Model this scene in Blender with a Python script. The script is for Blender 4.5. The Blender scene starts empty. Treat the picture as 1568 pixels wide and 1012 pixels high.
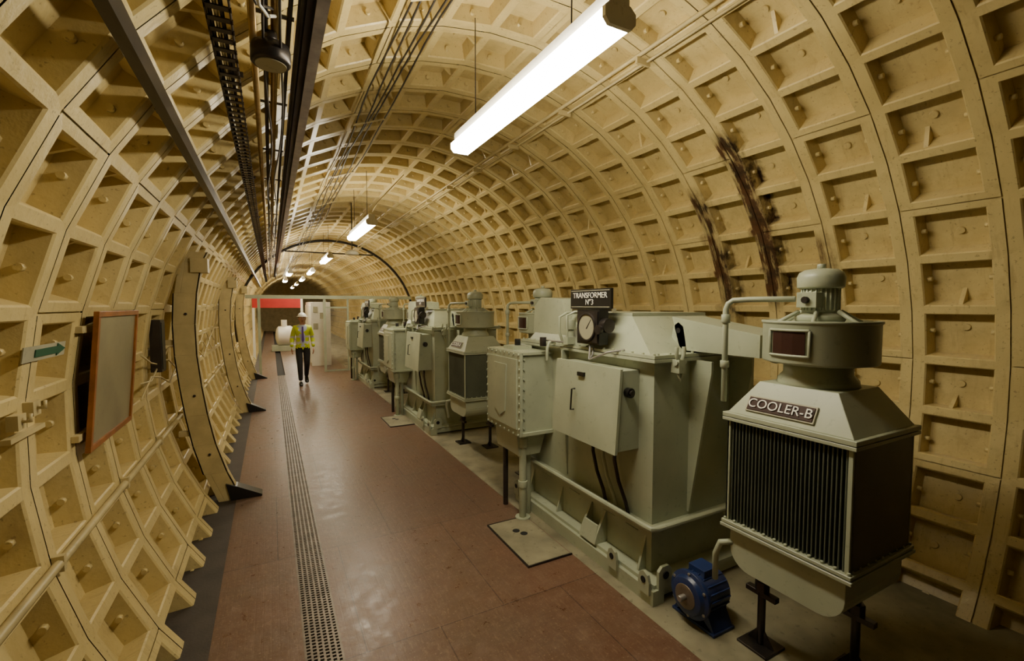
import bpy, math, random
from mathutils import Vector, Matrix
random.seed(7)
C=bpy.context; D=bpy.data
H=1.98; F=697; psi=math.radians(27.9); p=math.atan(38/697)
CX,CZ,R=1.66,1.40,2.58

# ------------------------------------------------------------ materials
def newmat(name):
    m=D.materials.new(name); m.use_nodes=True
    nt=m.node_tree; b=nt.nodes['Principled BSDF']
    return m,nt,b
def N(nt,t,**k):
    n=nt.nodes.new(t)
    for a,v in k.items(): setattr(n,a,v)
    return n
def L(nt,a,b): nt.links.new(a,b)
def math_(nt,op,a,b=None,c=None,clamp=False):
    n=N(nt,'ShaderNodeMath',operation=op); n.use_clamp=clamp
    for i,v in enumerate((a,b,c)):
        if v is None: continue
        if isinstance(v,(int,float)): n.inputs[i].default_value=v
        else: L(nt,v,n.inputs[i])
    return n.outputs[0]
def mix(nt,f,a,b):
    n=N(nt,'ShaderNodeMix',data_type='RGBA')
    if isinstance(f,(int,float)): n.inputs[0].default_value=f
    else: L(nt,f,n.inputs[0])
    for i,v in ((6,a),(7,b)):
        if isinstance(v,tuple): n.inputs[i].default_value=(v[0],v[1],v[2],1)
        else: L(nt,v,n.inputs[i])
    return n.outputs[2]
def noise(nt,scale,detail=4,rough=.55,vec=None):
    n=N(nt,'ShaderNodeTexNoise'); n.inputs['Scale'].default_value=scale
    n.inputs['Detail'].default_value=detail; n.inputs['Roughness'].default_value=rough
    if vec is None:
        tc=N(nt,'ShaderNodeTexCoord'); vec=tc.outputs['Object']
    L(nt,vec,n.inputs['Vector']); return n.outputs['Fac']
def ramp(nt,f,a,b):
    n=N(nt,'ShaderNodeMapRange'); L(nt,f,n.inputs[0]); n.inputs[1].default_value=a; n.inputs[2].default_value=b
    return n.outputs[0]
def bump(nt,b,h,strength=.2,dist=.01):
    n=N(nt,'ShaderNodeBump'); n.inputs['Strength'].default_value=strength; n.inputs['Distance'].default_value=dist
    L(nt,h,n.inputs['Height']); L(nt,n.outputs[0],b.inputs['Normal'])
def paint(name,col,rough=.45,dark=.75,scale=6,bs=.08,metal=0,spec=.5,chips=.25):
    m,nt,b=newmat(name)
    f=ramp(nt,noise(nt,scale,3),.35,.7)
    c2=tuple(x*dark for x in col)
    c=mix(nt,f,col,c2)
    g=ramp(nt,noise(nt,scale*9,2),.62,.72)
    c=mix(nt,math_(nt,'MULTIPLY',g,chips),c,tuple(x*.35 for x in col))
    L(nt,c,b.inputs['Base Color'])
    b.inputs['Roughness'].default_value=rough; b.inputs['Metallic'].default_value=metal
    b.inputs['Specular IOR Level'].default_value=spec
    if bs>=.3: bump(nt,b,noise(nt,scale*12,2),bs,.004)
    return m

def lining_mat():
    m,nt,b=newmat('cream_painted_cast_iron')
    tc=N(nt,'ShaderNodeTexCoord'); o=tc.outputs['Object']
    sep=N(nt,'ShaderNodeSeparateXYZ'); L(nt,o,sep.inputs[0]); x,y,z=sep.outputs
    base=mix(nt,ramp(nt,noise(nt,1.1,3,.6,o),.35,.68),(.67,.54,.245),(.55,.43,.18))
    n11=noise(nt,11,4,.7,o)
    base=mix(nt,math_(nt,'MULTIPLY',ramp(nt,n11,.54,.74),.4),base,(.37,.27,.11))
    base=mix(nt,math_(nt,'MULTIPLY',ramp(nt,noise(nt,48,2,.6,o),.64,.71),.5),base,(.20,.13,.06))
    mp=N(nt,'ShaderNodeMapping'); L(nt,o,mp.inputs[0]); mp.inputs['Scale'].default_value=(3,14,1.6)
    n1=noise(nt,1.5,4,.7,mp.outputs[0])
    n2=noise(nt,5,4,.7,o)
    base=mix(nt,math_(nt,'MULTIPLY',ramp(nt,n1,.56,.73),.4),base,(.28,.18,.075))
    # patchy darker tint deep in the cast pockets
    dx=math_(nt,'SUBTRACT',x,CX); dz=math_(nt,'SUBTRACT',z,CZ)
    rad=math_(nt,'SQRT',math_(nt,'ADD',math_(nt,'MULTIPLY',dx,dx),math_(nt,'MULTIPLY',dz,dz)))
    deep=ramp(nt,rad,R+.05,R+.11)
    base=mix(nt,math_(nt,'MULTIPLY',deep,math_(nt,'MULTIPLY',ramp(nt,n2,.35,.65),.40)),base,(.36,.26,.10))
    def streak(yc,w,z0,z1,amt):
        yy=math_(nt,'ADD',y,math_(nt,'MULTIPLY',math_(nt,'SUBTRACT',n2,.5),.24))
        d=math_(nt,'ABSOLUTE',math_(nt,'SUBTRACT',yy,yc))
        a=math_(nt,'SUBTRACT',1,math_(nt,'DIVIDE',d,w),clamp=True)
        zz=ramp(nt,z,z0,z0+.25); z2=math_(nt,'SUBTRACT',1,ramp(nt,z,z1-.12,z1))
        xr=math_(nt,'GREATER_THAN',x,2.4)
        q=math_(nt,'MULTIPLY',math_(nt,'MULTIPLY',a,zz),math_(nt,'MULTIPLY',z2,xr))
        q=math_(nt,'MULTIPLY',q,ramp(nt,n1,.28,.58))
        return math_(nt,'MULTIPLY',q,amt,clamp=True)
    s=math_(nt,'ADD',streak(2.60,.13,1.9,3.42,2.2),streak(3.12,.15,1.7,3.12,1.5),clamp=True)
    s=math_(nt,'ADD',s,streak(2.12,.10,1.6,2.6,1.1),clamp=True)
    base=mix(nt,s,base,mix(nt,ramp(nt,n2,.4,.6),(.10,.045,.018),(.03,.016,.008)))
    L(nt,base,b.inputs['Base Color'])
    b.inputs['Roughness'].default_value=.33; b.inputs['Specular IOR Level'].default_value=.5
    bump(nt,b,n11,.3,.012)
    return m
def floor_mat():
    m,nt,b=newmat('brown_lino_tiles')
    tc=N(nt,'ShaderNodeTexCoord'); o=tc.outputs['Object']
    br=N(nt,'ShaderNodeTexBrick'); L(nt,o,br.inputs['Vector'])
    br.offset=.5; br.inputs['Scale'].default_value=1; br.inputs['Brick Width'].default_value=.88
    br.inputs['Row Height'].default_value=1.3; br.inputs['Mortar Size'].default_value=.004
    br.inputs['Color1'].default_value=(.135,.068,.040,1); br.inputs['Color2'].default_value=(.160,.084,.051,1)
    br.inputs['Mortar'].default_value=(.07,.035,.022,1)
    c=mix(nt,ramp(nt,noise(nt,1.3,4,.6,o),.38,.68),br.outputs['Color'],(.13,.080,.052))
    c=mix(nt,math_(nt,'MULTIPLY',br.outputs['Fac'],.8),c,(.055,.028,.018))
    n9=noise(nt,9,5,.75,o)
    mp=N(nt,'ShaderNodeMapping'); L(nt,o,mp.inputs[0]); mp.inputs['Scale'].default_value=(34,8,1)
    scr=noise(nt,1.5,4,.7,mp.outputs[0])
    c=mix(nt,math_(nt,'MULTIPLY',ramp(nt,n9,.48,.72),.3),c,(.30,.20,.14))
    c=mix(nt,math_(nt,'MULTIPLY',ramp(nt,scr,.54,.70),.4),c,(.30,.20,.135))
    c=mix(nt,math_(nt,'MULTIPLY',ramp(nt,noise(nt,70,2,.6,o),.62,.68),.4),c,(.38,.29,.20))
    L(nt,c,b.inputs['Base Color'])
    r=N(nt,'ShaderNodeMapRange'); L(nt,n9,r.inputs[0]); r.inputs[1].default_value=.3;r.inputs[2].default_value=.7
    r.inputs[3].default_value=.24; r.inputs[4].default_value=.46
    L(nt,r.outputs[0],b.inputs['Roughness'])
    b2=N(nt,'ShaderNodeTexBrick'); L(nt,o,b2.inputs['Vector']); b2.offset=0
    b2.inputs['Scale'].default_value=1; b2.inputs['Brick Width'].default_value=.045; b2.inputs['Row Height'].default_value=.045
    b2.inputs['Mortar Size'].default_value=.003
    h=math_(nt,'ADD',math_(nt,'MULTIPLY',b2.outputs['Fac'],-.6),noise(nt,16,3,.6,o))
    bump(nt,b,h,.3,.006)
    return m
def emis(name,col,s):
    m,nt,b=newmat(name); b.inputs['Base Color'].default_value=(.9,.9,.9,1)
    b.inputs['Emission Color'].default_value=(*col,1); b.inputs['Emission Strength'].default_value=s
    return m
M={}
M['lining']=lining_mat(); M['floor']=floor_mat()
M['fill_absorber']=paint('fill_absorbing_dark',(.05,.04,.03),.6,.6,4)  # made-up dark finish that soaks up fill light near the camera
M['conc']=paint('worn_concrete',(.30,.27,.17),.75,.5,3,.3,chips=.5)
M['gutter']=paint('dark_gutter_concrete',(.06,.047,.038),.6,.6,5,.3)
M['g']=paint('grey_green_enamel',(.42,.455,.33),.36,.80,2.5,.05)
M['gd']=paint('dark_radiator_enamel',(.10,.11,.08),.4,.7,4,.05)
M['black']=paint('black_enamel',(.012,.011,.01),.35,.8,6,.05)
M['steel']=paint('worn_steel',(.42,.40,.38),.35,.6,8,.1,metal=.6)
M['grate']=paint('worn_grating_steel',(.22,.18,.14),.4,.6,8,.1,metal=.5)
M['dsteel']=paint('dark_oiled_steel',(.07,.06,.055),.35,.6,5,.1,metal=.7)
M['brass']=paint('golden_conduit',(.45,.30,.12),.35,.6,9,.1,metal=.6)
M['white']=paint('white_enamel',(.78,.76,.68),.35,.92,4,.02)
M['cream']=paint('cream_paint',(.60,.49,.24),.45,.75,5,.1)
M['blue']=paint('blue_enamel',(.02,.04,.14),.3,.7,6,.05)
M['orange']=paint('orange_varnished_wood',(.34,.12,.025),.4,.6,8,.1)
M['board']=paint('faded_paper',(.40,.38,.26),.5,.85,3,.02)
M['notice']=paint('dusty_notice_sheet',(.27,.235,.13),.4,.75,3,.02)
M['green']=paint('green_sign_paint',(.02,.10,.055),.4,.9,9,.02)
M['red']=paint('red_paint',(.50,.02,.015),.5,.8,3,.05)
M['redd']=paint('dark_brown_sign_plate',(.045,.018,.012),.45,.8,6,.02,spec=.2)
M['rubber']=paint('cable_rubber',(.035,.028,.022),.5,.7,6,.05)
M['lamp']=emis('fluorescent_diffuser',(1,.91,.70),64)
M['gap']=paint('drain_black',(.008,.007,.006),.8,.8,6,.05)
M['skin']=paint('skin',(.50,.25,.16),.5,.9,20,.02)
M['hivis']=paint('hi_vis_yellow',(.62,.72,.02),.6,.85,9,.1)
M['band']=paint('reflective_band',(.6,.6,.58),.3,.9,9,.02)
M['shirt']=paint('pale_blue_shirt',(.55,.62,.80),.7,.9,9,.05)
M['tie']=paint('purple_tie',(.10,.03,.30),.5,.8,20,.02)
M['trouser']=paint('dark_trousers',(.018,.017,.02),.8,.8,10,.1)
M['hat']=paint('white_helmet_plastic',(.85,.84,.8),.25,.97,10,.01)
M['hair']=paint('brown_hair',(.06,.035,.02),.7,.7,30,.2)

# ------------------------------------------------------------ mesh builder
class MB:
    def __init__(s): s.v=[];s.f=[];s.m=[];s.sm=[];s.mats=[]
    def mi(s,m):
        if m not in s.mats: s.mats.append(m)
        return s.mats.index(m)
    def add(s,vs,fs,m,smooth=False):
        o=len(s.v); s.v+= [tuple(q) for q in vs]; k=s.mi(m)
        for i,f in enumerate(fs):
            s.f.append(tuple(o+j for j in f)); s.m.append(k); s.sm.append(smooth if isinstance(smooth,bool) else smooth[i])
    def hexa(s,b,t,m):
        s.add(list(b)+list(t),[(3,2,1,0),(4,5,6,7),(0,1,5,4),(1,2,6,5),(2,3,7,6),(3,0,4,7)],m)
    def box(s,x0,x1,y0,y1,z0,z1,m):
        s.frus((x0,x1,y0,y1),z0,(x0,x1,y0,y1),z1,m)
    def frus(s,a,z0,b,z1,m):
        s.hexa([(a[0],a[2],z0),(a[1],a[2],z0),(a[1],a[3],z0),(a[0],a[3],z0)],[(b[0],b[2],z1),(b[1],b[2],z1),(b[1],b[3],z1),(b[0],b[3],z1)],m)
    def cyl(s,p0,p1,r0,r1=None,n=16,m='g'):
        r1=r0 if r1 is None else r1
        p0=Vector(p0);p1=Vector(p1);d=(p1-p0).normalized()
        u=d.orthogonal().normalized(); w=d.cross(u)
        vs=[]
        for q,r in ((p0,r0),(p1,r1)):
            for i in range(n):
                a=2*math.pi*i/n; vs.append(q+u*(r*math.cos(a))+w*(r*math.sin(a)))
        fs=[(i,(i+1)%n,n+(i+1)%n,n+i) for i in range(n)]+[tuple(range(n-1,-1,-1)),tuple(range(n,2*n))]
        s.add(vs,fs,m,[n>6]*n+[False,False])
    def lathe(s,c,axis,prof,n,m):
        c=Vector(c);d=Vector(axis).normalized();u=d.orthogonal().normalized();w=d.cross(u)
        vs=[];fs=[]
        for (r,h) in prof:
            for i in range(n):
                a=2*math.pi*i/n; vs.append(c+d*h+u*(r*math.cos(a))+w*(r*math.sin(a)))
        for j in range(len(prof)-1):
            for i in range(n): fs.append((j*n+i,j*n+(i+1)%n,(j+1)*n+(i+1)%n,(j+1)*n+i))
        sm=[True]*len(fs); fs+=[tuple(range(n-1,-1,-1)),tuple(range((len(prof)-1)*n,len(prof)*n))]
        s.add(vs,fs,m,sm+[False,False])
    def tube(s,path,r,n=8,m='g',taper=None):
        P=[Vector(q) for q in path]; vs=[];fs=[]
        u=None
        for i,q in enumerate(P):
            d=((P[i+1] if i<len(P)-1 else q)-(P[i-1] if i>0 else q)).normalized()
            if u is None: u=d.orthogonal().normalized()
            u=(u-d*u.dot(d)).normalized(); w=d.cross(u)
            rr=r if taper is None else taper[i]
            for k in range(n):
                a=2*math.pi*k/n; vs.append(q+u*(rr*math.cos(a))+w*(rr*math.sin(a)))
        for j in range(len(P)-1):
            for i in range(n): fs.append((j*n+i,j*n+(i+1)%n,(j+1)*n+(i+1)%n,(j+1)*n+i))
        sm=[True]*len(fs); fs+=[tuple(range(n-1,-1,-1)),tuple(range((len(P)-1)*n,len(P)*n))]
        s.add(vs,fs,m,sm+[False,False])
    def prism(s,poly,axis,a0,a1,m,smooth=False):
        def mk(q,a):
            if axis=='x': return (a,q[0],q[1])
            if axis=='y': return (q[0],a,q[1])
            return (q[0],q[1],a)
        n=len(poly); vs=[mk(q,a0) for q in poly]+[mk(q,a1) for q in poly]
        fs=[(i,(i+1)%n,n+(i+1)%n,n+i) for i in range(n)]+[tuple(range(n-1,-1,-1)),tuple(range(n,2*n))]
        s.add(vs,fs,m)
    def make(s,name,origin=(0,0,0),bevel=0,parent=None):
        me=D.meshes.new(name); o=Vector(origin)
        me.from_pydata([tuple(Vector(q)-o) for q in s.v],[],s.f)
        for k in s.mats: me.materials.append(M[k])
        me.polygons.foreach_set('material_index',s.m); me.polygons.foreach_set('use_smooth',s.sm)
        me.update()
        import bmesh
        if len(s.v)<60000:
            bm=bmesh.new(); bm.from_mesh(me); bmesh.ops.recalc_face_normals(bm,faces=bm.faces); bm.to_mesh(me); bm.free()
        ob=D.objects.new(name,me); C.collection.objects.link(ob); ob.location=o
        if bevel:
            b=ob.modifiers.new('bevel','BEVEL'); b.width=bevel; b.segments=2; b.limit_method='ANGLE'; b.angle_limit=math.radians(40)
            b.harden_normals=False
        if parent: ob.parent=parent; ob.location=o-parent.location
        return ob
def text(name,body,size,loc,xdir,ydir,mat,parent=None,extr=.002,off=0.0):
    cu=D.curves.new(name,'FONT'); cu.body=body; cu.size=size; cu.align_x='CENTER'; cu.align_y='CENTER'; cu.extrude=extr; cu.offset=off; cu.space_line=.85
    t=D.objects.new(name+'_tmp',cu); C.collection.objects.link(t)
    C.view_layer.update()
    me=D.meshes.new_from_object(t.evaluated_get(C.evaluated_depsgraph_get()))
    D.objects.remove(t)
    me.materials.clear(); me.materials.append(M[mat])
    xd=Vector(xdir).normalized(); yd=Vector(ydir).normalized(); zd=xd.cross(yd)
    mt=Matrix((xd,yd,zd)).transposed().to_4x4()
    me.transform(mt)
    ob=D.objects.new(name,me); C.collection.objects.link(ob)
    ob.location=Vector(loc)-(parent.location if parent else Vector((0,0,0)))
    if parent: ob.parent=parent
    return ob

# ------------------------------------------------------------ lining
RW=.51; Y0=2.61-RW*10; NR=84; NC=44; dth=2*math.pi/NC
def lining(name,c0,c1):
    b=MB(); DP=.115
    def P(th,y,d):
        r=R+d; return (CX+r*math.cos(th),y,CZ+r*math.sin(th))
    for j in range(NR):
        ya=Y0+j*RW; yb=ya+RW
        far=ya>17
        mt='fill_absorber' if yb<.1 else 'lining'  # unseen rings behind the camera made dark to cut fill light
        for i in range(c0,c1):
            ta=math.radians(-36.8)+i*dth; tb=ta+dth
            seg0=((i+2*(j%2))%5==0); seg1=((i+1+2*(j%2))%5==0)
            g=.004
            t0=ta+(g/R if seg0 else 0); t1=tb-(g/R if seg1 else 0)
            wt0=(.055 if seg0 else .034)/R; wt1=(.055 if seg1 else .034)/R
            y0=ya+g;y1=yb-g; w=.078
            o=[(t0,y0),(t1,y0),(t1,y1),(t0,y1)]
            q=[(ta+wt0,ya+w),(tb-wt1,ya+w),(tb-wt1,yb-w),(ta+wt0,yb-w)]
            e=.012
            k=[(ta+wt0+e/R,ya+w+e),(tb-wt1-e/R,ya+w+e),(tb-wt1-e/R,yb-w-e),(ta+wt0+e/R,yb-w-e)]
            q0=[(ta+wt0-.008/R,ya+w-.008),(tb-wt1+.008/R,ya+w-.008),(tb-wt1+.008/R,yb-w+.008),(ta+wt0-.008/R,yb-w+.008)]
            vs=[P(a,y,0) for a,y in o]+[P(a,y,0) for a,y in q0]+[P(a,y,.008) for a,y in q]+[P(a,y,DP) for a,y in k]
            fs=[]
            for s0 in (0,4,8):
                for c in range(4):
                    d=(c+1)%4; fs.append((s0+c,s0+d,s0+4+d,s0+4+c))
            fs.append((12,13,14,15))
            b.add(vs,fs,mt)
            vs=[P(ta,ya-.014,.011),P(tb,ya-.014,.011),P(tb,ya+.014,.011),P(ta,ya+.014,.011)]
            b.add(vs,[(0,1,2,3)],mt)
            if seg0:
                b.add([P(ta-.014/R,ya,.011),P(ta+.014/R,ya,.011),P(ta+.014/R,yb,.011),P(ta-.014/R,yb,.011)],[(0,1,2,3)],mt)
            if far: continue
            tm=(ta+tb)/2; ym=(ya+yb)/2
            tt=tm+random.uniform(-.01,.01)
            for sy in (0,1):
                ys=ya+w if sy==0 else yb-w; yd=1 if sy==0 else -1
                c=Vector(P(tt,ys-.0*yd,.06))
                b.cyl(c,c+Vector((0,yd*.03,0)),.018,.016,8,mt)
            if random.random()<.5:
                c=Vector(P(tm+random.uniform(-.02,.02),ym+random.uniform(-.04,.04),DP)); n=Vector(P(tm,ym,DP-.018))-Vector(P(tm,ym,DP))
                b.cyl(c,c+n,.026,.022,10,mt)
            if random.random()<.24:
                top=ta+wt0
                yy=ym+random.uniform(-.05,.05)
                A=[P(top,yy-.012,.02),P(top,yy-.012,DP),P(top+.10/R,yy-.012,DP)]
                B=[P(top,yy+.012,.02),P(top,yy+.012,DP),P(top+.10/R,yy+.012,DP)]
                b.add(A+B,[(0,1,2),(5,4,3),(0,3,4,1),(1,4,5,2),(2,5,3,0)],mt)
    return b.make(name)
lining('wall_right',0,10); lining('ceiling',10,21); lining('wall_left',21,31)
YE=Y0+NR*RW
b=MB(); n=48
b.add([(CX+(R+.13)*math.cos(2*math.pi*i/n),YE,CZ+(R+.13)*math.sin(2*math.pi*i/n)) for i in range(n)],[tuple(range(n))],'cream'); b.make('wall_front')
b=MB()
b.add([(CX+(R+.13)*math.cos(2*math.pi*i/n),Y0,CZ+(R+.13)*math.sin(2*math.pi*i/n)) for i in range(n)],[tuple(range(n))],'fill_absorber'); b.make('wall_back')  # unseen end cap, dark to hold back bounced light

# ------------------------------------------------------------ floor
b=MB()
def fq(x0,x1,m,z=0,y0=Y0,y1=YE): b.add([(x0,y0,z),(x1,y0,z),(x1,y1,z),(x0,y1,z)],[(0,1,2,3)],m)
fq(-.95,-.36,'gutter'); fq(-.36,.12,'floor'); fq(.32,2.08,'floor'); fq(2.08,4.2,'conc')
for x in (.12,.32): b.add([(x,Y0,0),(x,YE,0),(x,YE,-.06),(x,Y0,-.06)],[(0,1,2,3)],'gap')
fq(.12,.32,'gap',-.06)
b.make('floor')
b=MB()
for x in (.12,.152,.184,.216,.248,.280,.308): b.box(x,x+.012,.2,14.4,-.012,.002,'grate')
y=.2; k=0
while y<14.4:
    for c in range(6):
        yy=y+(.014 if c%2 else 0)
        b.box(.13+c*.032,.155+c*.032,yy,yy+.011,-.011,.0015,'grate')
    y+=.028
b.make('floor_drain_grating')
def plate(name,x0,x1,y0,y1):
    b=MB(); b.box(x0,x1,y0,y1,.001,.012,'conc')
    for (a,c) in ((.45,.72),(.55,.62)):
        b.cyl((x0+(x1-x0)*a,y0+(y1-y0)*c,.012),(x0+(x1-x0)*a,y0+(y1-y0)*c,.0135),.032,n=16,m='gap')
    b.box(x0-.012,x1+.012,y0-.012,y0,.001,.014,'dsteel');b.box(x0-.012,x1+.012,y1,y1+.012,.001,.014,'dsteel')
    b.box(x0-.012,x0,y0,y1,.001,.014,'dsteel')
    b.make(name,(x0,y0,0))
plate('floor_cover_plate',1.68,2.06,2.9,3.62); plate('floor_cover_plate',1.68,2.06,7.4,8.1)

# ------------------------------------------------------------ transformer
def bolts_line(b,p0,p1,n,ax,r=.012,h=.012,m='g'):
    p0=Vector(p0);p1=Vector(p1);ax=Vector(ax)
    for i in range(n):
        q=p0.lerp(p1,i/(n-1)); b.cyl(q,q+ax*h,r,n=6,m=m)
def transformer():
    b=MB(); g='g'
    # skid
    b.box(2.17,2.27,2.12,4.02,0,.10,g); b.box(3.25,3.35,2.12,4.02,0,.10,g)
    for y in (2.16,2.9,3.9): b.box(2.27,3.25,y,y+.08,.02,.09,g)
    b.box(2.20,3.34,2.14,4.0,.10,.125,g)
    # lower body
    b.box(2.30,3.30,2.27,3.93,.125,.44,g)
    for y in (2.32,3.35,3.85):
        b.prism([(2.30,.125),(2.23,.125),(2.30,.36)],'y',y,y+.018,g)
    b.prism([(2.30,.125),(2.175,.125),(2.20,.20),(2.30,.40)],'y',2.74,2.76,g); b.prism([(2.30,.125),(2.175,.125),(2.20,.20),(2.30,.40)],'y',2.92,2.94,g)
    b.hexa([(2.175,2.74,.125),(2.19,2.74,.125),(2.19,2.94,.125),(2.175,2.94,.125)],[(2.215,2.76,.26),(2.23,2.76,.26),(2.23,2.92,.26),(2.215,2.92,.26)],g)
    for y in (2.4,2.65,3.1,3.55): b.prism([(2.305,.36),(2.19,.44),(2.305,.44)],'y',y,y+.015,g)
    # tow lugs
    for y in (2.14,2.46,3.92):
        pts=[(-.05,0),(.05,0),(.05,.08),(.035,.13),(0,.15),(-.035,.13),(-.05,.08)]
        b.prism([(y+.05+q[0],.07+q[1]) for q in pts],'x',2.150,2.172,g)
        b.cyl((2.146,y+.05,.16),(2.15,y+.05,.16),.022,n=14,m='gap')
    b.cyl((2.28,2.118,.19),(2.28,2.112,.19),.026,n=14,m='gap'); b.prism([(2.22,.1),(2.34,.1),(2.34,.22),(2.31,.25),(2.25,.25),(2.22,.22)],'y',2.119,2.14,g)
    # main flange + pipe
    b.box(2.20,3.42,2.17,4.03,.44,.475,g)
    bolts_line(b,(2.235,2.22,.475),(2.235,3.98,.475),16,(0,0,1),.011); bolts_line(b,(2.28,2.205,.475),(3.38,2.205,.475),10,(0,0,1),.011)
    pr=.02
    b.tube([(2.185,3.95,.50),(2.185,2.22,.50),(2.19,2.165,.50),(2.24,2.150,.50),(3.3,2.150,.50)],pr,8,g)
    # tank
    b.box(2.28,3.34,2.25,3.95,.475,1.60,g)
    for x in (2.62,3.05):
        b.prism([(2.25,.50),(2.235,.50),(2.07,1.52),(2.07,1.60),(2.25,1.60)],'x',x,x+.02,g)
    for y in (3.25,3.90): b.prism([(2.28,.5),(2.27,.5),(2.21,1.5),(2.21,1.6),(2.28,1.6)],'y',y,y+.018,g)
    b.box(2.22,3.40,2.19,4.01,1.60,1.622,g); b.box(2.225,3.395,2.195,4.005,1.626,1.648,g)
    bolts_line(b,(2.245,2.22,1.648),(2.245,3.98,1.648),18,(0,0,1),.011); bolts_line(b,(2.28,2.22,1.648),(3.37,2.22,1.648),11,(0,0,1),.011)
    # chamfered lid
    b.frus((2.29,3.33,2.30,3.95),1.648,(2.40,3.2,2.60,3.72),1.90,g)
    b.box(2.40,3.2,2.60,3.72,1.90,1.925,g)
    # lid raised turret at far end
    b.prism([(3.30,1.70),(3.92,1.70),(3.90,1.98),(3.78,2.06),(3.42,2.04)],'x',2.32,2.75,g)
    # lifting lugs
    for (x,y) in ((2.62,2.36),(2.38,3.75)):
        b.prism([(y-.08,1.66),(y+.08,1.66),(y+.045,1.83),(y+.0,1.86),(y-.045,1.83)],'x',x,x+.022,g)
        b.cyl((x-.002,y,1.80),(x,y,1.80),.02,n=14,m='gap')
    # oil duct to the cooler
    b.hexa([(2.62,1.73,1.66),(2.95,1.73,1.66),(2.95,2.34,1.66),(2.62,2.34,1.66)],[(2.62,1.73,1.80),(2.95,1.73,1.80),(2.95,2.42,1.90),(2.62,2.42,1.90)],g)
    b.cyl((2.78,1.715,1.73),(2.78,1.735,1.73),.11,n=20,m=g)
    # lifting shackle
    pts=[(2.41+.035*math.cos(a),2.15,1.66+.07*math.sin(a)+.02) for a in [math.radians(t) for t in range(-200,21,20)]]
    b.tube(pts,.013,8,g); b.cyl((2.365,2.15,1.60),(2.455,2.15,1.60),.018,n=10,m=g); b.box(2.38,2.44,2.13,2.2,1.53,1.62,g)
    b.tube([(2.41,2.15,1.58),(2.395,2.15,1.53),(2.41,2.15,1.48),(2.43,2.15,1.53),(2.41,2.15,1.58)],.012,8,g)
    # terminal box (bolted)
    b.box(1.95,2.28,3.51,4.16,.84,1.54,g)
    b.box(1.93,1.955,3.49,4.18,.81,1.56,g); b.box(1.915,1.932,3.54,4.13,.87,1.50,g)
    b.box(1.95,2.28,3.49,4.18,1.54,1.565,g); b.box(1.95,2.28,3.49,4.18,.81,.84,g)
    b.prism([(3.72,1.44),(3.98,1.44),(3.95,1.0),(3.85,.94),(3.75,1.0)],'x',1.905,1.916,g)
    for z in (.825,1.545): bolts_line(b,(1.93,3.52,z),(1.93,4.15,z),8,(-1,0,0),.011)
    for y in (3.505,4.165): bolts_line(b,(1.93,y,.88),(1.93,y,1.49),9,(-1,0,0),.011)
    bolts_line(b,(1.975,3.51,.88),(1.975,3.51,1.5),8,(0,-1,0),.009)
    b.prism([(1.98,.60),(2.20,.60),(2.28,.84),(1.95,.84)],'y',3.60,4.05,g)
    b.box(2.0,2.2,3.75,3.95,1.565,1.60,g); b.cyl((2.1,3.85,1.60),(2.1,3.85,1.66),.03,n=12,m='black')
    b.cyl((2.03,3.62,.80),(2.03,3.62,.02),.034,n=14,m=g); b.cyl((2.03,3.62,.02),(2.03,3.62,.0),.07,n=14,m=g)
    b.cyl((2.13,3.70,.62),(2.13,3.70,0),.030,n=12,m=g); b.cyl((2.03,3.62,.68),(2.03,3.62,.76),.048,n=14,m=g); b.cyl((2.03,3.62,.30),(2.03,3.62,.36),.044,n=14,m=g)
    b.cyl((2.03,3.97,.62),(2.03,3.97,0),.026,n=12,m='dsteel')
    # marshalling cabinet, door slightly sloping
    b.hexa([(2.07,2.39,.97),(2.28,2.39,.97),(2.28,3.14,.97),(2.07,3.14,.97)],[(2.11,2.39,1.53),(2.28,2.39,1.53),(2.28,3.14,1.53),(2.11,3.14,1.53)],g)
    b.hexa([(2.052,2.375,.955),(2.074,2.375,.955),(2.074,3.155,.955),(2.052,3.155,.955)],[(2.094,2.375,1.545),(2.116,2.375,1.545),(2.116,3.155,1.545),(2.094,3.155,1.545)],g)
    b.tube([(2.065,2.86,1.34),(2.035,2.86,1.34),(2.025,2.86,1.18),(2.055,2.86,1.18)],.007,8,'black')
    b.box(2.068,2.088,2.76,2.84,1.445,1.475,'black')
    b.cyl((2.17,2.39,1.38),(2.17,2.35,1.38),.035,n=16,m='black'); b.cyl((2.17,2.35,1.38),(2.17,2.335,1.38),.02,n=12,m='dsteel')
    for i,y in enumerate((2.55,2.68,2.80)):
        b.tube([(2.2,y,.97),(2.2,y,.85),(2.215,y-.03,.70),(2.24,y-.08,.56),(2.25,y-.1,.47)],.014,8,'dsteel' if i!=1 else g)
    # dial gauge on bracket
    b.box(2.185,2.27,2.72,3.0,1.68,1.95,'black'); b.box(2.175,2.186,2.735,2.985,1.695,1.935,'dsteel')
    b.cyl((2.176,2.86,1.815),(2.170,2.86,1.815),.098,n=28,m='board'); b.lathe((2.176,2.86,1.815),(-1,0,0),[(.112,0),(.112,.014),(.098,.014),(.098,.004)],28,'dsteel')
    b.hexa([(2.168,2.855,1.80),(2.171,2.855,1.80),(2.171,2.868,1.80),(2.168,2.868,1.80)],[(2.168,2.80,1.875),(2.171,2.80,1.875),(2.171,2.806,1.875),(2.168,2.806,1.875)],'black')
    b.cyl((2.23,2.66,1.83),(2.23,2.72,1.83),.055,n=18,m='dsteel'); b.cyl((2.15,2.70,1.80),(2.18,2.70,1.80),.035,n=14,m='dsteel')
    for dx in (0,.03): b.tube([(2.2+dx,2.85,1.68),(2.18+dx,2.83,1.60),(2.14,2.78,1.57),(2.13,2.68,1.60),(2.17,2.60,1.64),(2.26,2.52,1.66)],.008,6,'steel')
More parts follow.
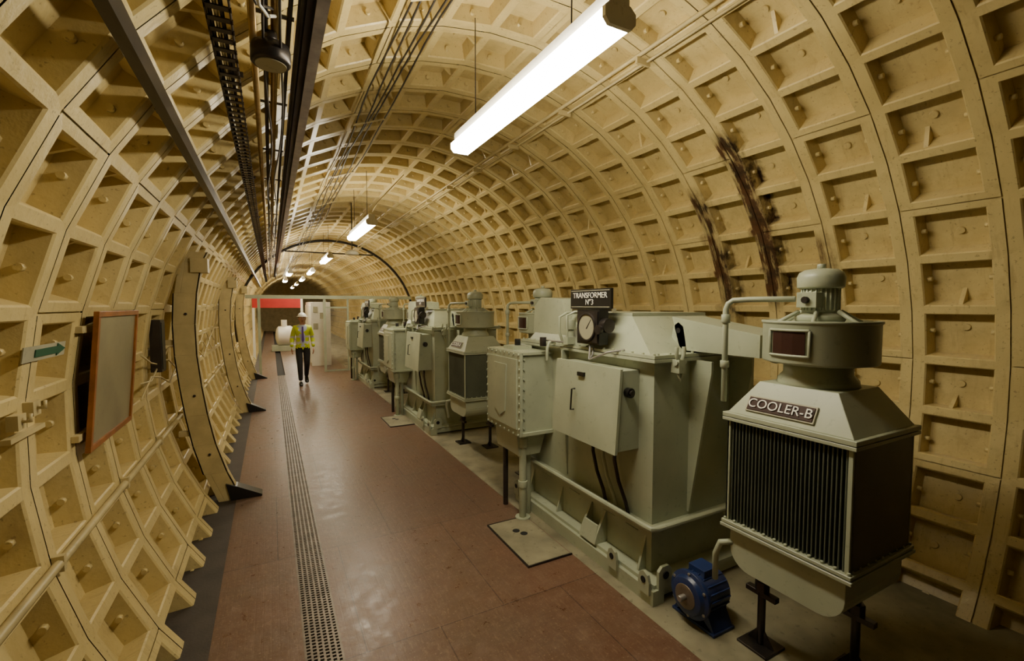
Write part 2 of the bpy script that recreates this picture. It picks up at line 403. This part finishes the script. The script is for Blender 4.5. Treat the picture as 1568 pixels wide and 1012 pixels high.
    # small relays, taps and pipework beside the gauge
    b.cyl((2.26,3.20,1.65),(2.26,3.20,1.78),.03,n=12,m=g); b.cyl((2.26,3.20,1.78),(2.26,3.20,1.86),.045,n=14,m=g)
    b.tube([(2.24,3.28,1.65),(2.20,3.28,1.75),(2.20,3.28,1.88),(2.28,3.28,1.92),(2.40,3.28,1.92)],.012,8,g)
    b.tube([(2.20,3.12,1.66),(2.17,3.12,1.72),(2.17,3.12,1.90),(2.22,3.08,1.93),(2.30,3.05,1.93)],.010,8,g)
    b.tube([(2.22,3.38,1.66),(2.16,3.38,1.66),(2.14,3.38,1.60),(2.14,3.38,1.50)],.014,8,g)
    b.box(2.16,2.24,3.10,3.16,1.66,1.72,g); b.cyl((2.14,3.45,1.62),(2.14,3.45,1.70),.03,n=10,m='dsteel')
    b.tube([(2.23,3.10,1.67),(2.18,3.3,1.67),(2.18,3.45,1.67)],.009,6,'steel')
    # sign stand and plate
    b.box(2.29,2.33,2.70,3.22,1.925,1.96,'board'); b.box(2.275,2.30,2.70,3.22,1.955,2.115,'black'); b.box(2.30,2.34,2.92,2.99,1.86,1.955,g)
    b.box(2.272,2.277,2.715,3.205,2.098,2.104,'board'); b.box(2.272,2.277,2.715,3.205,1.967,1.973,'board')
    return b
tb=transformer(); T=tb.make('transformer',(2.76,3.1,0),bevel=.005)
text('name_plate_lettering','TRANSFORMER\nN°3',.064,(2.272,2.96,2.034),(0,-1,0),(0,0,1),'white',T)
for k in (1,2):
    o=D.objects.new('transformer',T.data); C.collection.objects.link(o); o.location=(2.76-.06*k,3.1+4.5*k,0)
    mo=o.modifiers.new('bevel','BEVEL'); mo.width=.005; mo.segments=1; mo.limit_method='ANGLE'
    text('name_plate_lettering','TRANSFORMER\nN°%d'%(3-k),.064,(2.272-.06*k,2.96+4.5*k,2.034),(0,-1,0),(0,0,1),'white',o)

def cooler():
    b=MB(); g='g'; x0,x1,y0,y1=2.30,2.88,1.06,1.70
    # stands
    for (x,y) in ((2.48,1.58),(2.74,1.22)):
        b.box(x-.09,x+.09,y-.09,y+.09,0,.015,'dsteel'); b.cyl((x,y,.015),(x,y,.49),.022,n=12,m='dsteel')
        b.box(x-.02,x+.02,y-.09,y+.09,.30,.33,'dsteel'); b.cyl((x,y,.33),(x,y,.39),.04,n=6,m='dsteel')
        b.prism([(y-.08,.015),(y+.08,.015),(y+.02,.10),(y-.02,.10)],'x',x-.006,x+.006,'dsteel')
    b.tube([(2.34,1.66,.62),(2.29,1.72,.60),(2.29,1.75,.52),(2.33,1.78,.34)],.018,8,g)
    # lower header tank with rounded belly
    pr=[(y0+.02,.71)]
    for a in range(0,91,15): pr.append((y0+.14-.12*math.cos(math.radians(a)),.60-.12*math.sin(math.radians(a))))
    for a in range(90,-1,-15): pr.append((y1-.14+.12*math.cos(math.radians(a)),.60-.12*math.sin(math.radians(a))))
    pr.append((y1-.02,.71))
    b.prism(pr,'x',x0+.02,x1-.02,g)
    b.box(x0-.02,x1+.02,y0-.02,y1+.02,.71,.728,g); b.box(x0-.015,x1+.015,y0-.015,y1+.015,.732,.75,g)
    bolts_line(b,(x0,y0,.75),(x0,y1,.75),12,(0,0,1),.009)
    bolts_line(b,(x0+.03,y0,.75),(x1,y0,.75),9,(0,0,1),.009)
    # finned radiator block
    b.box(x0+.06,x1-.06,y0+.02,y1-.02,.75,1.33,'gap')
    nf=30
    for i in range(nf):
        y=y0+.03+(y1-y0-.06)*i/(nf-1); b.box(x0+.008,x1-.008,y-.004,y+.004,.75,1.33,'gd')
    b.box(x0+.01,x1-.01,y0,y0+.012,.75,1.33,'gd'); b.box(x0,x1,y1-.012,y1,.75,1.33,g)
    for (xx,yy) in ((x0,y0),(x0,y1-.02),(x1-.02,y0)): b.box(xx,xx+.02,yy,yy+.02,.75,1.33,g)
    # top flange and hood
    b.box(x0-.02,x1+.02,y0-.02,y1+.02,1.33,1.348,g); b.box(x0-.02,x1+.02,y0-.02,y1+.02,1.352,1.375,g)
    b.frus((x0,x1,y0,y1),1.375,(2.40,2.78,1.18,1.58),1.56,g)
    b.lathe((2.59,1.38,1.56),(0,0,1),[(.19,0),(.185,.03),(.16,.06),(.16,.12)],28,g)
    # fan drum
    b.lathe((2.59,1.38,1.67),(0,0,1),[(.20,0),(.262,.012),(.265,.02),(.265,.215),(.272,.22),(.272,.232),(.255,.232),(.23,.215),(.10,.225)],44,g)
    pts=[]
    for z in (1.73,1.85):
        for a in (160,172,184,196):
            r=.270; pts.append((2.59+r*math.cos(math.radians(a)),1.38+r*math.sin(math.radians(a)),z))
    b.add(pts,[(0,1,5,4),(1,2,6,5),(2,3,7,6)],'redd')
    for z in (1.725,1.855):
        b.tube([(2.59+.272*math.cos(math.radians(a)),1.38+.272*math.sin(math.radians(a)),z) for a in range(156,201,4)],.008,6,g)
    for a in (156,200): b.tube([(2.59+.272*math.cos(math.radians(a)),1.38+.272*math.sin(math.radians(a)),z) for z in (1.725,1.855)],.008,6,g)
    # struts, motor
    for a in range(20,380,60):
        ca,sa=math.cos(math.radians(a)),math.sin(math.radians(a))
        b.tube([(2.59+.2*ca,1.38+.2*sa,1.89),(2.59+.10*ca,1.38+.10*sa,1.95)],.012,6,g)
    b.lathe((2.59,1.38,1.895),(0,0,1),[(.11,0),(.115,.01),(.115,.03),(.085,.045),(.085,.05)],24,g)
    for a in range(0,360,15):
        ca,sa=math.cos(math.radians(a)),math.sin(math.radians(a))
        b.tube([(2.59+.085*ca,1.38+.085*sa,1.955),(2.59+.085*ca,1.38+.085*sa,2.075)],.006,4,g)
    b.cyl((2.59,1.38,1.94),(2.59,1.38,2.08),.083,n=24,m=g)
    b.lathe((2.59,1.38,2.07),(0,0,1),[(.095,0),(.108,.006),(.110,.06),(.10,.085),(.075,.10),(.03,.106)],28,g)
    b.cyl((2.59,1.38,2.176),(2.59,1.38,2.20),.02,n=10,m=g)
    b.box(2.46,2.53,1.33,1.43,1.97,2.05,g); b.cyl((2.44,1.38,2.01),(2.46,1.38,2.01),.018,n=10,m='dsteel')
    # vent pipe
    b.tube([(2.34,1.76,1.42),(2.34,1.76,1.96),(2.345,1.75,1.99),(2.36,1.73,2.01),(2.40,1.66,2.015),(2.47,1.44,2.015)],.016,10,g)
    b.cyl((2.34,1.76,1.88),(2.34,1.76,1.93),.025,n=10,m=g); b.cyl((2.34,1.76,1.62),(2.34,1.76,1.66),.025,n=10,m=g)
    # name plate on the hood slope
    sl=Vector((.10,0,.185)).normalized(); nrm=Vector((-.185,0,.10)).normalized()
    c=Vector((2.335,1.42,1.44))+nrm*.012
    def slab(hw,hh,th,mat,off):
        q=[]
        for s in (0,th):
            for (a,d) in ((hw,-hh),(-hw,-hh),(-hw,hh),(hw,hh)): q.append(c+Vector((0,a,0))+sl*d+nrm*(s+off))
        b.hexa(q[:4],q[4:],mat)
    slab(.18,.045,.010,'board',-.012); slab(.172,.037,.004,'redd',-.002)
    return b,c+nrm*.0055,sl
cb,sc,ssl=cooler()
def put_cooler(dx,dy,txt,rot=False):
    o=D.objects.new('transformer_cooler',CM); C.collection.objects.link(o); o.location=(2.59+dx,1.38+dy,0)
    mo=o.modifiers.new('bevel','BEVEL'); mo.width=.004; mo.segments=1; mo.limit_method='ANGLE'; mo.angle_limit=math.radians(40)
    text('cooler_plate_lettering',txt,.070,sc+Vector((dx,dy,0)),(0,-1,0),ssl,'white',o)
    return o
tmp=cb.make('transformer_cooler',(2.59,1.38,0)); CM=tmp.data; D.objects.remove(tmp)
for k in range(3):
    put_cooler(-.06*k,4.5*k,'COOLER-B')
    put_cooler(.12-.06*k,3.0+4.5*k,'COOLER-A')

# ------------------------------------------------------------ blue pump motor
b=MB(); cx,cy,cz=2.36,1.90,.19; ax=(-1,0,0)
b.lathe((cx+.14,cy,cz),ax,[(.06,0),(.11,.01),(.125,.03),(.125,.22),(.145,.225),(.145,.25),(.12,.255),(.11,.28),(.06,.29),(.05,.275)],32,'blue')
for a in range(0,360,20):
    ca,sa=math.cos(math.radians(a)),math.sin(math.radians(a))
    b.tube([(cx+.11,cy+.127*ca,cz+.127*sa),(cx-.06,cy+.127*ca,cz+.127*sa)],.006,4,'blue')
b.lathe((cx-.13,cy,cz),ax,[(.05,0),(.075,.005),(.075,.02),(.05,.022)],24,'grate'); b.cyl((cx-.15,cy,cz),(cx-.20,cy,cz),.018,n=12,m='steel')
for a in range(30,390,60):
    ca,sa=math.cos(math.radians(a)),math.sin(math.radians(a)); b.cyl((cx-.11,cy+.13*ca,cz+.13*sa),(cx-.12,cy+.13*ca,cz+.13*sa),.011,n=6,m='steel')
b.box(cx-.05,cx+.07,cy-.06,cy+.06,cz+.11,cz+.16,'blue'); 
for s in (-1,1): b.prism([(cy+s*.05,.08),(cy+s*.15,0),(cy+s*.15,.02),(cy+s*.10,.12)],'x',cx-.07,cx+.10,'blue')
b.box(cx-.08,cx+.11,cy-.16,cy+.16,0,.018,'blue')
b.make('electric_pump_motor',(cx,cy,0),bevel=.003)

# ------------------------------------------------------------ lamps
def lamp(y0,y1,x=1.30,z=3.17):
    b=MB()
    b.box(x-.045,x+.045,y0,y1,z+.045,z+.105,'white')
    pr=[(x-.05,z+.045),(x-.078,z+.02),(x-.078,z-.02),(x-.055,z-.045),(x+.055,z-.045),(x+.078,z-.02),(x+.078,z+.02),(x+.05,z+.045)]
    b.prism(pr,'y',y0+.02,y1-.02,'lamp')
    for ya,yb in ((y0,y0+.02),(y1-.02,y1)):
        b.prism([(x+(q[0]-x)*1.04,z+(q[1]-z)*1.04) for q in pr],'y',ya,yb,'white')
    zc=CZ+math.sqrt(R*R-(x-CX)**2)
    for y in (y0+.35,y1-.3):
        b.tube([(x,y,z+.10),(x,y,zc+.01)],.004,5,'dsteel'); b.cyl((x,y,z+.105),(x,y,z+.125),.02,n=8,m='white')
    b.cyl((x,y0+.1,z+.105),(x,y0+.1,z+.13),.012,n=8,m='white')
    b.tube([(x,y0+.1,z+.12),(x+.1,y0+.1,z+.3),(x+.5,y0+.15,zc-.03)],.007,6,'cream')
    return b.make('fluorescent_batten_lamp',(x,(y0+y1)/2,z))
for y in (1.50,6.7,11.8,16.9,22,27.1,32.2): lamp(y,y+1.8)
lamp(15.4,16.9,x=.55,z=3.0); lamp(20.0,21.5,x=.55,z=3.0)  # added second row of lamps, invented to brighten the far end
b=MB()
b.tube([(1.42,9.3,3.96),(1.42,9.3,3.06)],.01,6,'dsteel'); b.lathe((1.42,9.3,2.96),(0,0,1),[(.12,0),(.13,.03),(.10,.07),(.04,.10)],20,'white')
b.make('small_pendant_fitting',(1.42,9.3,3))

# ------------------------------------------------------------ services on the left and crown
def wallx(z,off=0,side=-1):
    return CX+side*math.sqrt((R-off)**2-(z-CZ)**2)
b=MB()
yS,yE_=-1.5,24
b.box(-.43,-.375,yS,yE_,2.85,2.862,'dsteel'); b.box(-.385,-.372,yS,yE_,2.815,2.895,'dsteel')
for y in [i*2.04+.57 for i in range(12)]: b.box(-.44,-.38,y,y+.05,2.862,2.89,'dsteel')
b.make('steel_channel_beam')
b=MB()
b.box(.22,.232,yS,yE_,3.23,3.31,'steel'); b.box(.20,.25,yS,yE_,3.225,3.235,'steel'); b.box(.14,.235,yS,yE_,3.30,3.31,'dsteel')
for y in [i*2.04+.6 for i in range(12)]: b.cyl((.19,y,3.31),(.19,y,3.50),.012,n=6,m='dsteel')
b.make('steel_channel_beam')
b=MB()
for x in (-.19,-.11): b.box(x,x+.006,yS,yE_,3.07,3.105,'dsteel')
y=yS
while y<yE_:
    b.box(-.19,-.10,y,y+.03,3.07,3.075,'dsteel'); y+=.08
for i,(x,z) in enumerate(((-.175,3.09),(-.155,3.09),(-.135,3.09))): b.tube([(x,yS,z),(x,yE_,z)],.008,6,'cream' if i==1 else 'rubber')
for y in [i*2.04+.6 for i in range(12)]: b.box(-.19,-.09,y,y+.03,3.105,3.12,'dsteel'); 
for y in [i*2.04+.6 for i in range(12)]: b.cyl((-.13,y+.015,3.12),(-.13,y+.015,3.21),.008,n=6,m='dsteel')
b.make('cable_tray')
b=MB()
for (x,z,r,m) in ((-.04,3.22,.016,'brass'),(.01,3.25,.012,'dsteel'),(.05,3.27,.018,'brass'),(.11,3.285,.010,'dsteel'),(.16,3.285,.012,'rubber')):
    b.tube([(x,yS,z),(x,yE_,z)],r,8,m)
for y in [i*1.02+.35 for i in range(20)]:
    b.box(-.05,.13,y,y+.025,3.297,3.305,'dsteel')
for k in range(2):
    pts=[]; y=-1.0
    while y<14: pts.append((.02+.06*k+.02*math.sin(y*2+k),y,3.20-.05*abs(math.sin(y*1.54+k)))); y+=.2
    b.tube(pts,.006,6,'rubber')
cr=b.make('conduit_run')
b=MB()
b.cyl((.03,2.45,3.24),(.03,2.45,3.19),.03,n=12,m='dsteel')
b.lathe((.03,2.45,3.19),(0,0,-1),[(.05,0),(.08,.01),(.085,.03),(.085,.085),(.075,.095),(.065,.09)],28,'dsteel')
b.cyl((.03,2.45,3.10),(.03,2.45,3.092),.066,n=24,m='board')
b.tube([(.05,2.3,3.24),(.02,2.15,3.15),(-.01,2.05,3.13),(-.02,1.98,3.18),(.02,1.95,3.24)],.007,6,'white')
b.tube([(.04,2.25,3.24),(-.02,2.12,3.17),(-.05,2.0,3.16),(-.05,1.9,3.19),(0,1.85,3.25)],.006,6,'rubber')
b.make('round_bulkhead_fitting',(.03,2.45,3.14),parent=cr)
b=MB()
for i,x in enumerate((.78,.84,.89,.96,1.04)):
    z0=CZ+math.sqrt((R-.03)**2-(x-CX)**2); path=[]
    y=-1.5
    while y<26:
        path.append((x+.022*math.sin(y*1.3+i*1.7),y,z0-.02-.035*abs(math.sin(y*1.54+i*.4)))); y+=.34
    b.tube(path,.007,6,'rubber')
for y in [i*2.04+.59 for i in range(13)]:
    z0=CZ+math.sqrt((R-.03)**2-(.9-CX)**2); b.hexa([(.75,y,z0-.12),(1.07,y,z0-.0),(1.07,y+.03,z0-.0),(.75,y+.03,z0-.12)],[(.75,y,z0-.11),(1.07,y,z0+.01),(1.07,y+.03,z0+.01),(.75,y+.03,z0-.11)],'cream')
b.make('ceiling_cables')
b=MB(); x=2.45; z0=CZ+math.sqrt((R-.03)**2-(x-CX)**2)
b.tube([(x,-1.5,z0),(x,26,z0)],.016,8,'cream'); b.tube([(x+.07,-1.5,z0-.035),(x+.07,26,z0-.035)],.010,8,'cream')
for y in [i*1.02+.57 for i in range(25)]: b.box(x-.03,x+.10,y,y+.02,z0-.065,z0-.02,'cream')
b.make('lighting_conduit')
b=MB(); z=.86
b.tube([(wallx(z,.022),-1.5,z),(wallx(z,.022),22,z)],.020,8,'cream')
for y in [i*1.02+.57 for i in range(21)]: b.box(wallx(z,.04),wallx(z,.0),y,y+.03,z-.035,z+.035,'cream')
b.make('wall_conduit')
# deep plank-like curved posts
def post(y,w=.10):
    b=MB(); zs=[.0,.3,.6,.9,1.2,1.5,1.8,2.1,2.4,2.5]
    def pr(zz,o): return wallx(zz,o+.17*max(0,1-(abs(zz-1.1)/1.3)**1.6))
    for (i,z) in enumerate(zs[:-1]):
        z2=zs[i+1]
        for (o0,o1,ya,yb) in ((.115,.13,y,y+w),(-.06,.13,y,y+.014),(-.06,-.045,y,y+w)):
            o0=max(o0,-.0) if z>2 or z<.2 else o0
            b.hexa([(pr(z,o0),ya,z),(pr(z,o1),ya,z),(pr(z,o1),yb,z),(pr(z,o0),yb,z)],[(pr(z2,o0),ya,z2),(pr(z2,o1),ya,z2),(pr(z2,o1),yb,z2),(pr(z2,o0),yb,z2)],'cream')
    x0=wallx(0,.10)
    b.prism([(x0-.02,0),(x0+.26,0),(x0+.26,.02),(x0+.04,.14),(x0-.06,.18)],'y',y-.02,y+w+.02,'black')
    b.box(wallx(2.40,.17),wallx(2.45,.02),y-.03,y+w+.03,2.30,2.44,'cream')
    for z in (.5,1.1,1.9):
        b.cyl((pr(z,.05),y,z),(pr(z,.05),y-.012,z),.014,n=6,m='dsteel')
    for z in (.7,1.6): b.box(wallx(z,.0),pr(z,.04),y+.02,y+w-.02,z,z+.05,'cream')
    return b.make('wall_channel_post',(x0,y,0),bevel=.003)
for y in (5.35,9.7,14.0): post(y)
# notice board
b=MB(); y0,y1,z0,z1=3.10,3.90,1.21,1.95
xo=wallx(z0,.05); xt=wallx(z1,.06)
def brd(ya,yb,za,zb,o,m):
    def X(z): return xo+(xt-xo)*(z-z0)/(z1-z0)
    b.hexa([(X(za)-.012,ya,za),(X(za)+o,ya,za),(X(za)+o,yb,za),(X(za)-.012,yb,za)],[(X(zb)-.012,ya,zb),(X(zb)+o,ya,zb),(X(zb)+o,yb,zb),(X(zb)-.012,yb,zb)],m)
brd(y0+.02,y1-.02,z0+.02,z1-.02,.0,'notice')
for (a,c,d,e) in ((y0,y1,z0,z0+.03),(y0,y1,z1-.03,z1),(y0,y0+.03,z0+.03,z1-.03),(y1-.03,y1,z0+.03,z1-.03)): brd(a,c,d,e,.012,'orange')
for z in (1.28,1.84): b.box(wallx(z,.003),wallx(z,.035),y0-.04,y1+.04,z,z+.035,'cream')
b.make('framed_notice_board',(xo,3.5,1.5),bevel=.002)
# arrow sign
b=MB(); z=1.78; dy=0
def arr(poly,o,m):
    n=len(poly); vs=[(wallx(zz,o),yy+dy,zz) for yy,zz in poly]+[(wallx(zz,o+.004),yy+dy,zz) for yy,zz in poly]
    b.add(vs,[(i,(i+1)%n,n+(i+1)%n,n+i) for i in range(n)]+[tuple(range(n)),tuple(range(2*n-1,n-1,-1))],m)
arr([(2.50,z-.032),(2.92,z-.032),(2.92,z+.032),(2.50,z+.032)],.012,'board')
arr([(2.60,z-.016),(2.82,z-.016),(2.82,z-.028),(2.91,z),(2.82,z+.028),(2.82,z+.016),(2.60,z+.016)],.017,'green')
b.make('arrow_sign',(wallx(z),2.66,z))
b=MB()
for (y,z) in ((2.45,1.52),(2.58,1.55)):
    b.box(wallx(z,.0),wallx(z,.035),y,y+.07,z-.03,z+.03,'cream'); b.tube([(wallx(z,.03),y+.035,z),(wallx(z,.06),y+.035,z),(wallx(z,.06),y+.035,z+.03)],.007,6,'cream')
b.box(wallx(1.53,.0),wallx(1.53,.03),2.4,2.7,1.45,1.47,'cream')
b.make('wall_bracket',(wallx(1.5),2.5,1.5))
b=MB()
b.box(wallx(1.7,.003),wallx(1.7,.08),4.75,4.92,1.42,1.86,'dsteel'); b.box(wallx(1.7,.08),wallx(1.7,.085),4.77,4.90,1.44,1.84,'black')
b.make('wall_switch_box',(wallx(1.7),4.8,1.6),bevel=.004)
b=MB()
for k in range(3):
    pts=[]
    for i in range(15):
        y=4.2+i*.35; z=1.62-.1*k-.16*math.sin(i*math.pi/3.5+k)**2; pts.append((wallx(z,.06),y,z))
    b.tube(pts,.007,6,'cream')
b.make('hanging_wall_cables')

# ------------------------------------------------------------ gate, header beam, far end
b=MB(); Y=14.6
b.box(-.33,-.26,Y,Y+.07,0,2.20,'g'); b.box(1.38,1.45,Y,Y+.07,0,2.20,'g')
b.box(-.62,4.02,Y-.02,Y+.09,2.18,2.28,'g')
b.box(1.45,2.1,Y+.02,Y+.04,0,.05,'g'); b.box(1.45,2.1,Y+.02,Y+.04,1.9,1.95,'g'); b.box(2.05,2.1,Y+.01,Y+.05,0,2.18,'g')
for i in range(22):
    b.cyl((1.47+i*.028,Y+.03,.05),(1.47+i*.028,Y+.03,1.9),.003,n=4,m='steel')
for i in range(60):
    b.cyl((1.45,Y+.03,.05+i*.031),(2.05,Y+.03,.05+i*.031),.003,n=4,m='steel')
b.make('partition_gate_frame')
b=MB()
b.tube([(CX+(R-.04)*math.cos(math.radians(a)),Y+.3,CZ+(R-.04)*math.sin(math.radians(a))) for a in range(-10,191,5)],.035,8,'dsteel')
b.tube([(.4,Y+.3,3.57),(2.9,Y+.3,3.57)],.02,8,'dsteel')
b.make('arch_brace_1')  # dark arch brace tube with a straight tie
b=MB(); b.box(-.6,1.0,19.0,19.08,1.90,2.32,'red'); b.box(-.6,-.52,19,19.08,0,1.90,'white'); b.box(1.0,1.08,19,19.08,0,2.32,'white'); b.make('red_portal_frame')
b=MB()
b.box(1.15,1.75,16.2,18.6,0,2.1,'white'); 
for i in range(4):
    b.box(1.13,1.155,16.25+i*.6,16.8+i*.6,.1,2.0,'white'); b.box(1.12,1.135,16.3+i*.6,16.34+i*.6,1.0,1.15,'black')
for (x,z) in ((1.22,1.75),(1.42,1.55),(1.22,1.2)): b.box(x,x+.14,16.19,16.2,z,z+.2,'board')
b.make('switchgear_cabinet',(1.45,17.4,0),bevel=.01)
b=MB(); ym=22.5
b.lathe((.15,ym,.65),(1,0,0),[(.10,0),(.32,.05),(.42,.12),(.44,.6),(.36,.72),(.2,.76),(.18,.9)],32,'white')
b.box(0,1.2,ym-.35,ym+.35,0,.24,'g'); b.box(1.0,1.25,ym-.3,ym+.3,.24,1.05,'white'); b.cyl((.5,ym,1.05),(.5,ym,1.35),.12,n=16,m='white'); b.lathe((1.1,ym-.3,.8),(0,-1,0),[(.12,0),(.12,.03),(.08,.035)],20,'dsteel')
b.make('white_ventilation_machine',(.6,ym,0),bevel=.008)

# ------------------------------------------------------------ the man
man=D.objects.new('walking_man',None); C.collection.objects.link(man); man.location=(.69,12.6,0)
sk=[((0,0,.96),(.155,.11)),((0,0,1.10),(.145,.11)),((0,0,1.27),(.175,.12)),((0,.01,1.42),(.15,.10)),((0,.0,1.50),(.065,.06)),((0,-.01,1.57),(.055,.055)),
 ((.17,.01,1.43),(.075,.07)),((.235,.05,1.16),(.056,.056)),((.245,-.05,.93),(.042,.042)),
 ((-.17,.01,1.43),(.075,.07)),((-.24,.02,1.16),(.056,.056)),((-.255,-.12,.95),(.042,.042)),
 ((.09,0,.88),(.095,.10)),((.085,-.06,.50),(.072,.072)),((.08,.19,.17),(.055,.055)),
 ((-.09,0,.88),(.095,.10)),((-.08,-.13,.50),(.072,.072)),((-.07,-.18,.10),(.055,.055))]
ed=[(0,1),(1,2),(2,3),(3,4),(4,5),(3,6),(6,7),(7,8),(3,9),(9,10),(10,11),(0,12),(12,13),(13,14),(0,15),(15,16),(16,17)]
me=D.meshes.new('body'); me.from_pydata([q[0] for q in sk],ed,[])
bo=D.objects.new('body_tmp',me); C.collection.objects.link(bo)
bo.modifiers.new('skin','SKIN'); 
for i,q in enumerate(sk): me.skin_vertices[0].data[i].radius=q[1]
me.skin_vertices[0].data[0].use_root=True
ss=bo.modifiers.new('s','SUBSURF'); ss.levels=2; ss.render_levels=2
C.view_layer.update()
bm_=D.meshes.new_from_object(bo.evaluated_get(C.evaluated_depsgraph_get())); D.objects.remove(bo)
bm_.materials.clear()
for k in ('trouser','hivis','band','shirt','skin'): bm_.materials.append(M[k])
for f in bm_.polygons:
    c=f.center; f.use_smooth=True
    if c.z>1.505: i=4
    elif c.z<.92 and abs(c.x)<.2: i=0
    elif abs(c.x)>.2 and c.z<.97: i=4 if c.z<.94 else 1
    else:
        i=1
        if (1.02<c.z<1.07 or 1.17<c.z<1.22): i=2
        if abs(c.x)<.05+.03*(c.z>1.35) and c.y<-.02 and c.z>.96: i=3
    f.material_index=i
ob=D.objects.new('body',bm_); C.collection.objects.link(ob); ob.parent=man
b=MB()
def ell(c,r,m,n=16,k=10,z0=-1,z1=1):
    vs=[];fs=[]
    for j in range(k+1):
        t=(math.asin(z0)+(math.asin(z1)-math.asin(z0))*j/k)
        for i in range(n):
            a=2*math.pi*i/n; vs.append((c[0]+r[0]*math.cos(t)*math.cos(a),c[1]+r[1]*math.cos(t)*math.sin(a),c[2]+r[2]*math.sin(t)))
    for j in range(k):
        for i in range(n): fs.append((j*n+i,j*n+(i+1)%n,(j+1)*n+(i+1)%n,(j+1)*n+i))
    b.add(vs,fs,m,True)
hz=1.655
ell((0,-.02,hz),(.076,.098,.118),'skin',20,14); ell((0,-.045,hz-.06),(.055,.065,.055),'skin')
ell((0,-.122,hz-.012),(.014,.018,.026),'skin',8,6)
for s in (-1,1):
    ell((s*.03,-.103,hz+.012),(.013,.01,.008),'white',8,6); ell((s*.03,-.111,hz+.012),(.006,.004,.006),'black',8,6)
    ell((s*.078,-.01,hz-.005),(.012,.022,.032),'skin',8,6); ell((s*.03,-.108,hz+.033),(.018,.008,.004),'hair',8,4)
ell((0,-.108,hz-.058),(.024,.01,.006),'redd',8,4)
ell((0,.01,hz+.02),(.083,.092,.09),'hair',16,8,-.5,1)
ell((0,-.01,hz+.055),(.105,.13,.10),'hat',24,8,0,1); b.lathe((0,-.02,hz+.05),(0,0,1),[(.10,0),(.135,.0),(.14,.006),(.10,.014)],28,'hat'); ell((0,-.01,hz+.06),(.016,.13,.108),'hat',8,8,0,1)
b.make('head_with_helmet',(0,0,0)).parent=man
b=MB()
b.add([(-.018,-.118,1.46),(.018,-.118,1.46),(.03,-.150,1.12),(0,-.150,1.05),(-.03,-.150,1.12)],[(0,1,2,3,4)],'tie')
b.add([(-.018,-.108,1.46),(.018,-.108,1.46),(.03,-.140,1.12),(0,-.140,1.05),(-.03,-.140,1.12)],[(4,3,2,1,0)],'tie')
for (x,y,z,pit) in ((-.07,-.18,.0,0),(.08,.16,.03,.5)):
    fs=[]
    prof=[(.06,.035,.07),(.02,.045,.10),(-.06,.048,.085),(-.14,.05,.06),(-.20,.035,.04)]
    pts=[]
    for (yy,w,h) in prof:
        ring=[]
        for a in range(0,360,36):
            cx_=w*math.cos(math.radians(a)); czz=max(0,.5*h+.5*h*1.1*math.sin(math.radians(a)))
            Y_=y+yy; Z_=z+czz+(pit*(yy+.14)if pit and yy>-.14 else 0)
            ring.append((x+cx_,Y_,max(.002,Z_)))
        pts+=ring
    n=10
    for j in range(4):
        for i in range(n): fs.append((j*n+i,j*n+(i+1)%n,(j+1)*n+(i+1)%n,(j+1)*n+i))
    fs+=[tuple(range(n)),tuple(range(4*n,5*n))]
    b.add(pts,fs,'black',True)
for s,(wx,wy,wz) in ((1,(.245,-.05,.93)),(-1,(-.255,-.12,.95))):
    ell((wx,wy-.015,wz-.07),(.018,.04,.05),'skin',12,8)
    for i,ln in enumerate((.062,.072,.068,.052)):
        y=wy-.045+.02*i
        b.tube([(wx,y,wz-.10),(wx-.004*s,y,wz-.10-ln*.5),(wx-.014*s,y+.002,wz-.10-ln*.85),(wx-.026*s,y+.003,wz-.10-ln)],.009,8,'skin',taper=[.010,.0095,.0085,.006])
    b.tube([(wx,wy-.045,wz-.05),(wx-.012*s,wy-.07,wz-.075),(wx-.018*s,wy-.08,wz-.105)],.01,8,'skin',taper=[.012,.011,.007])
b.make('tie_hands_and_shoes',(0,0,0)).parent=man

# ------------------------------------------------------------ world, camera
w=D.worlds.new('world'); C.scene.world=w; w.use_nodes=True
w.node_tree.nodes['Background'].inputs[0].default_value=(.0,.0,.0,1)
c=D.cameras.new('camera'); co=D.objects.new('camera',c); C.collection.objects.link(co)
c.lens=F/1568*36; c.sensor_width=36; c.clip_start=.02
co.location=(0,0,H); co.rotation_euler=(math.pi/2-p,0,-psi)
C.scene.camera=co
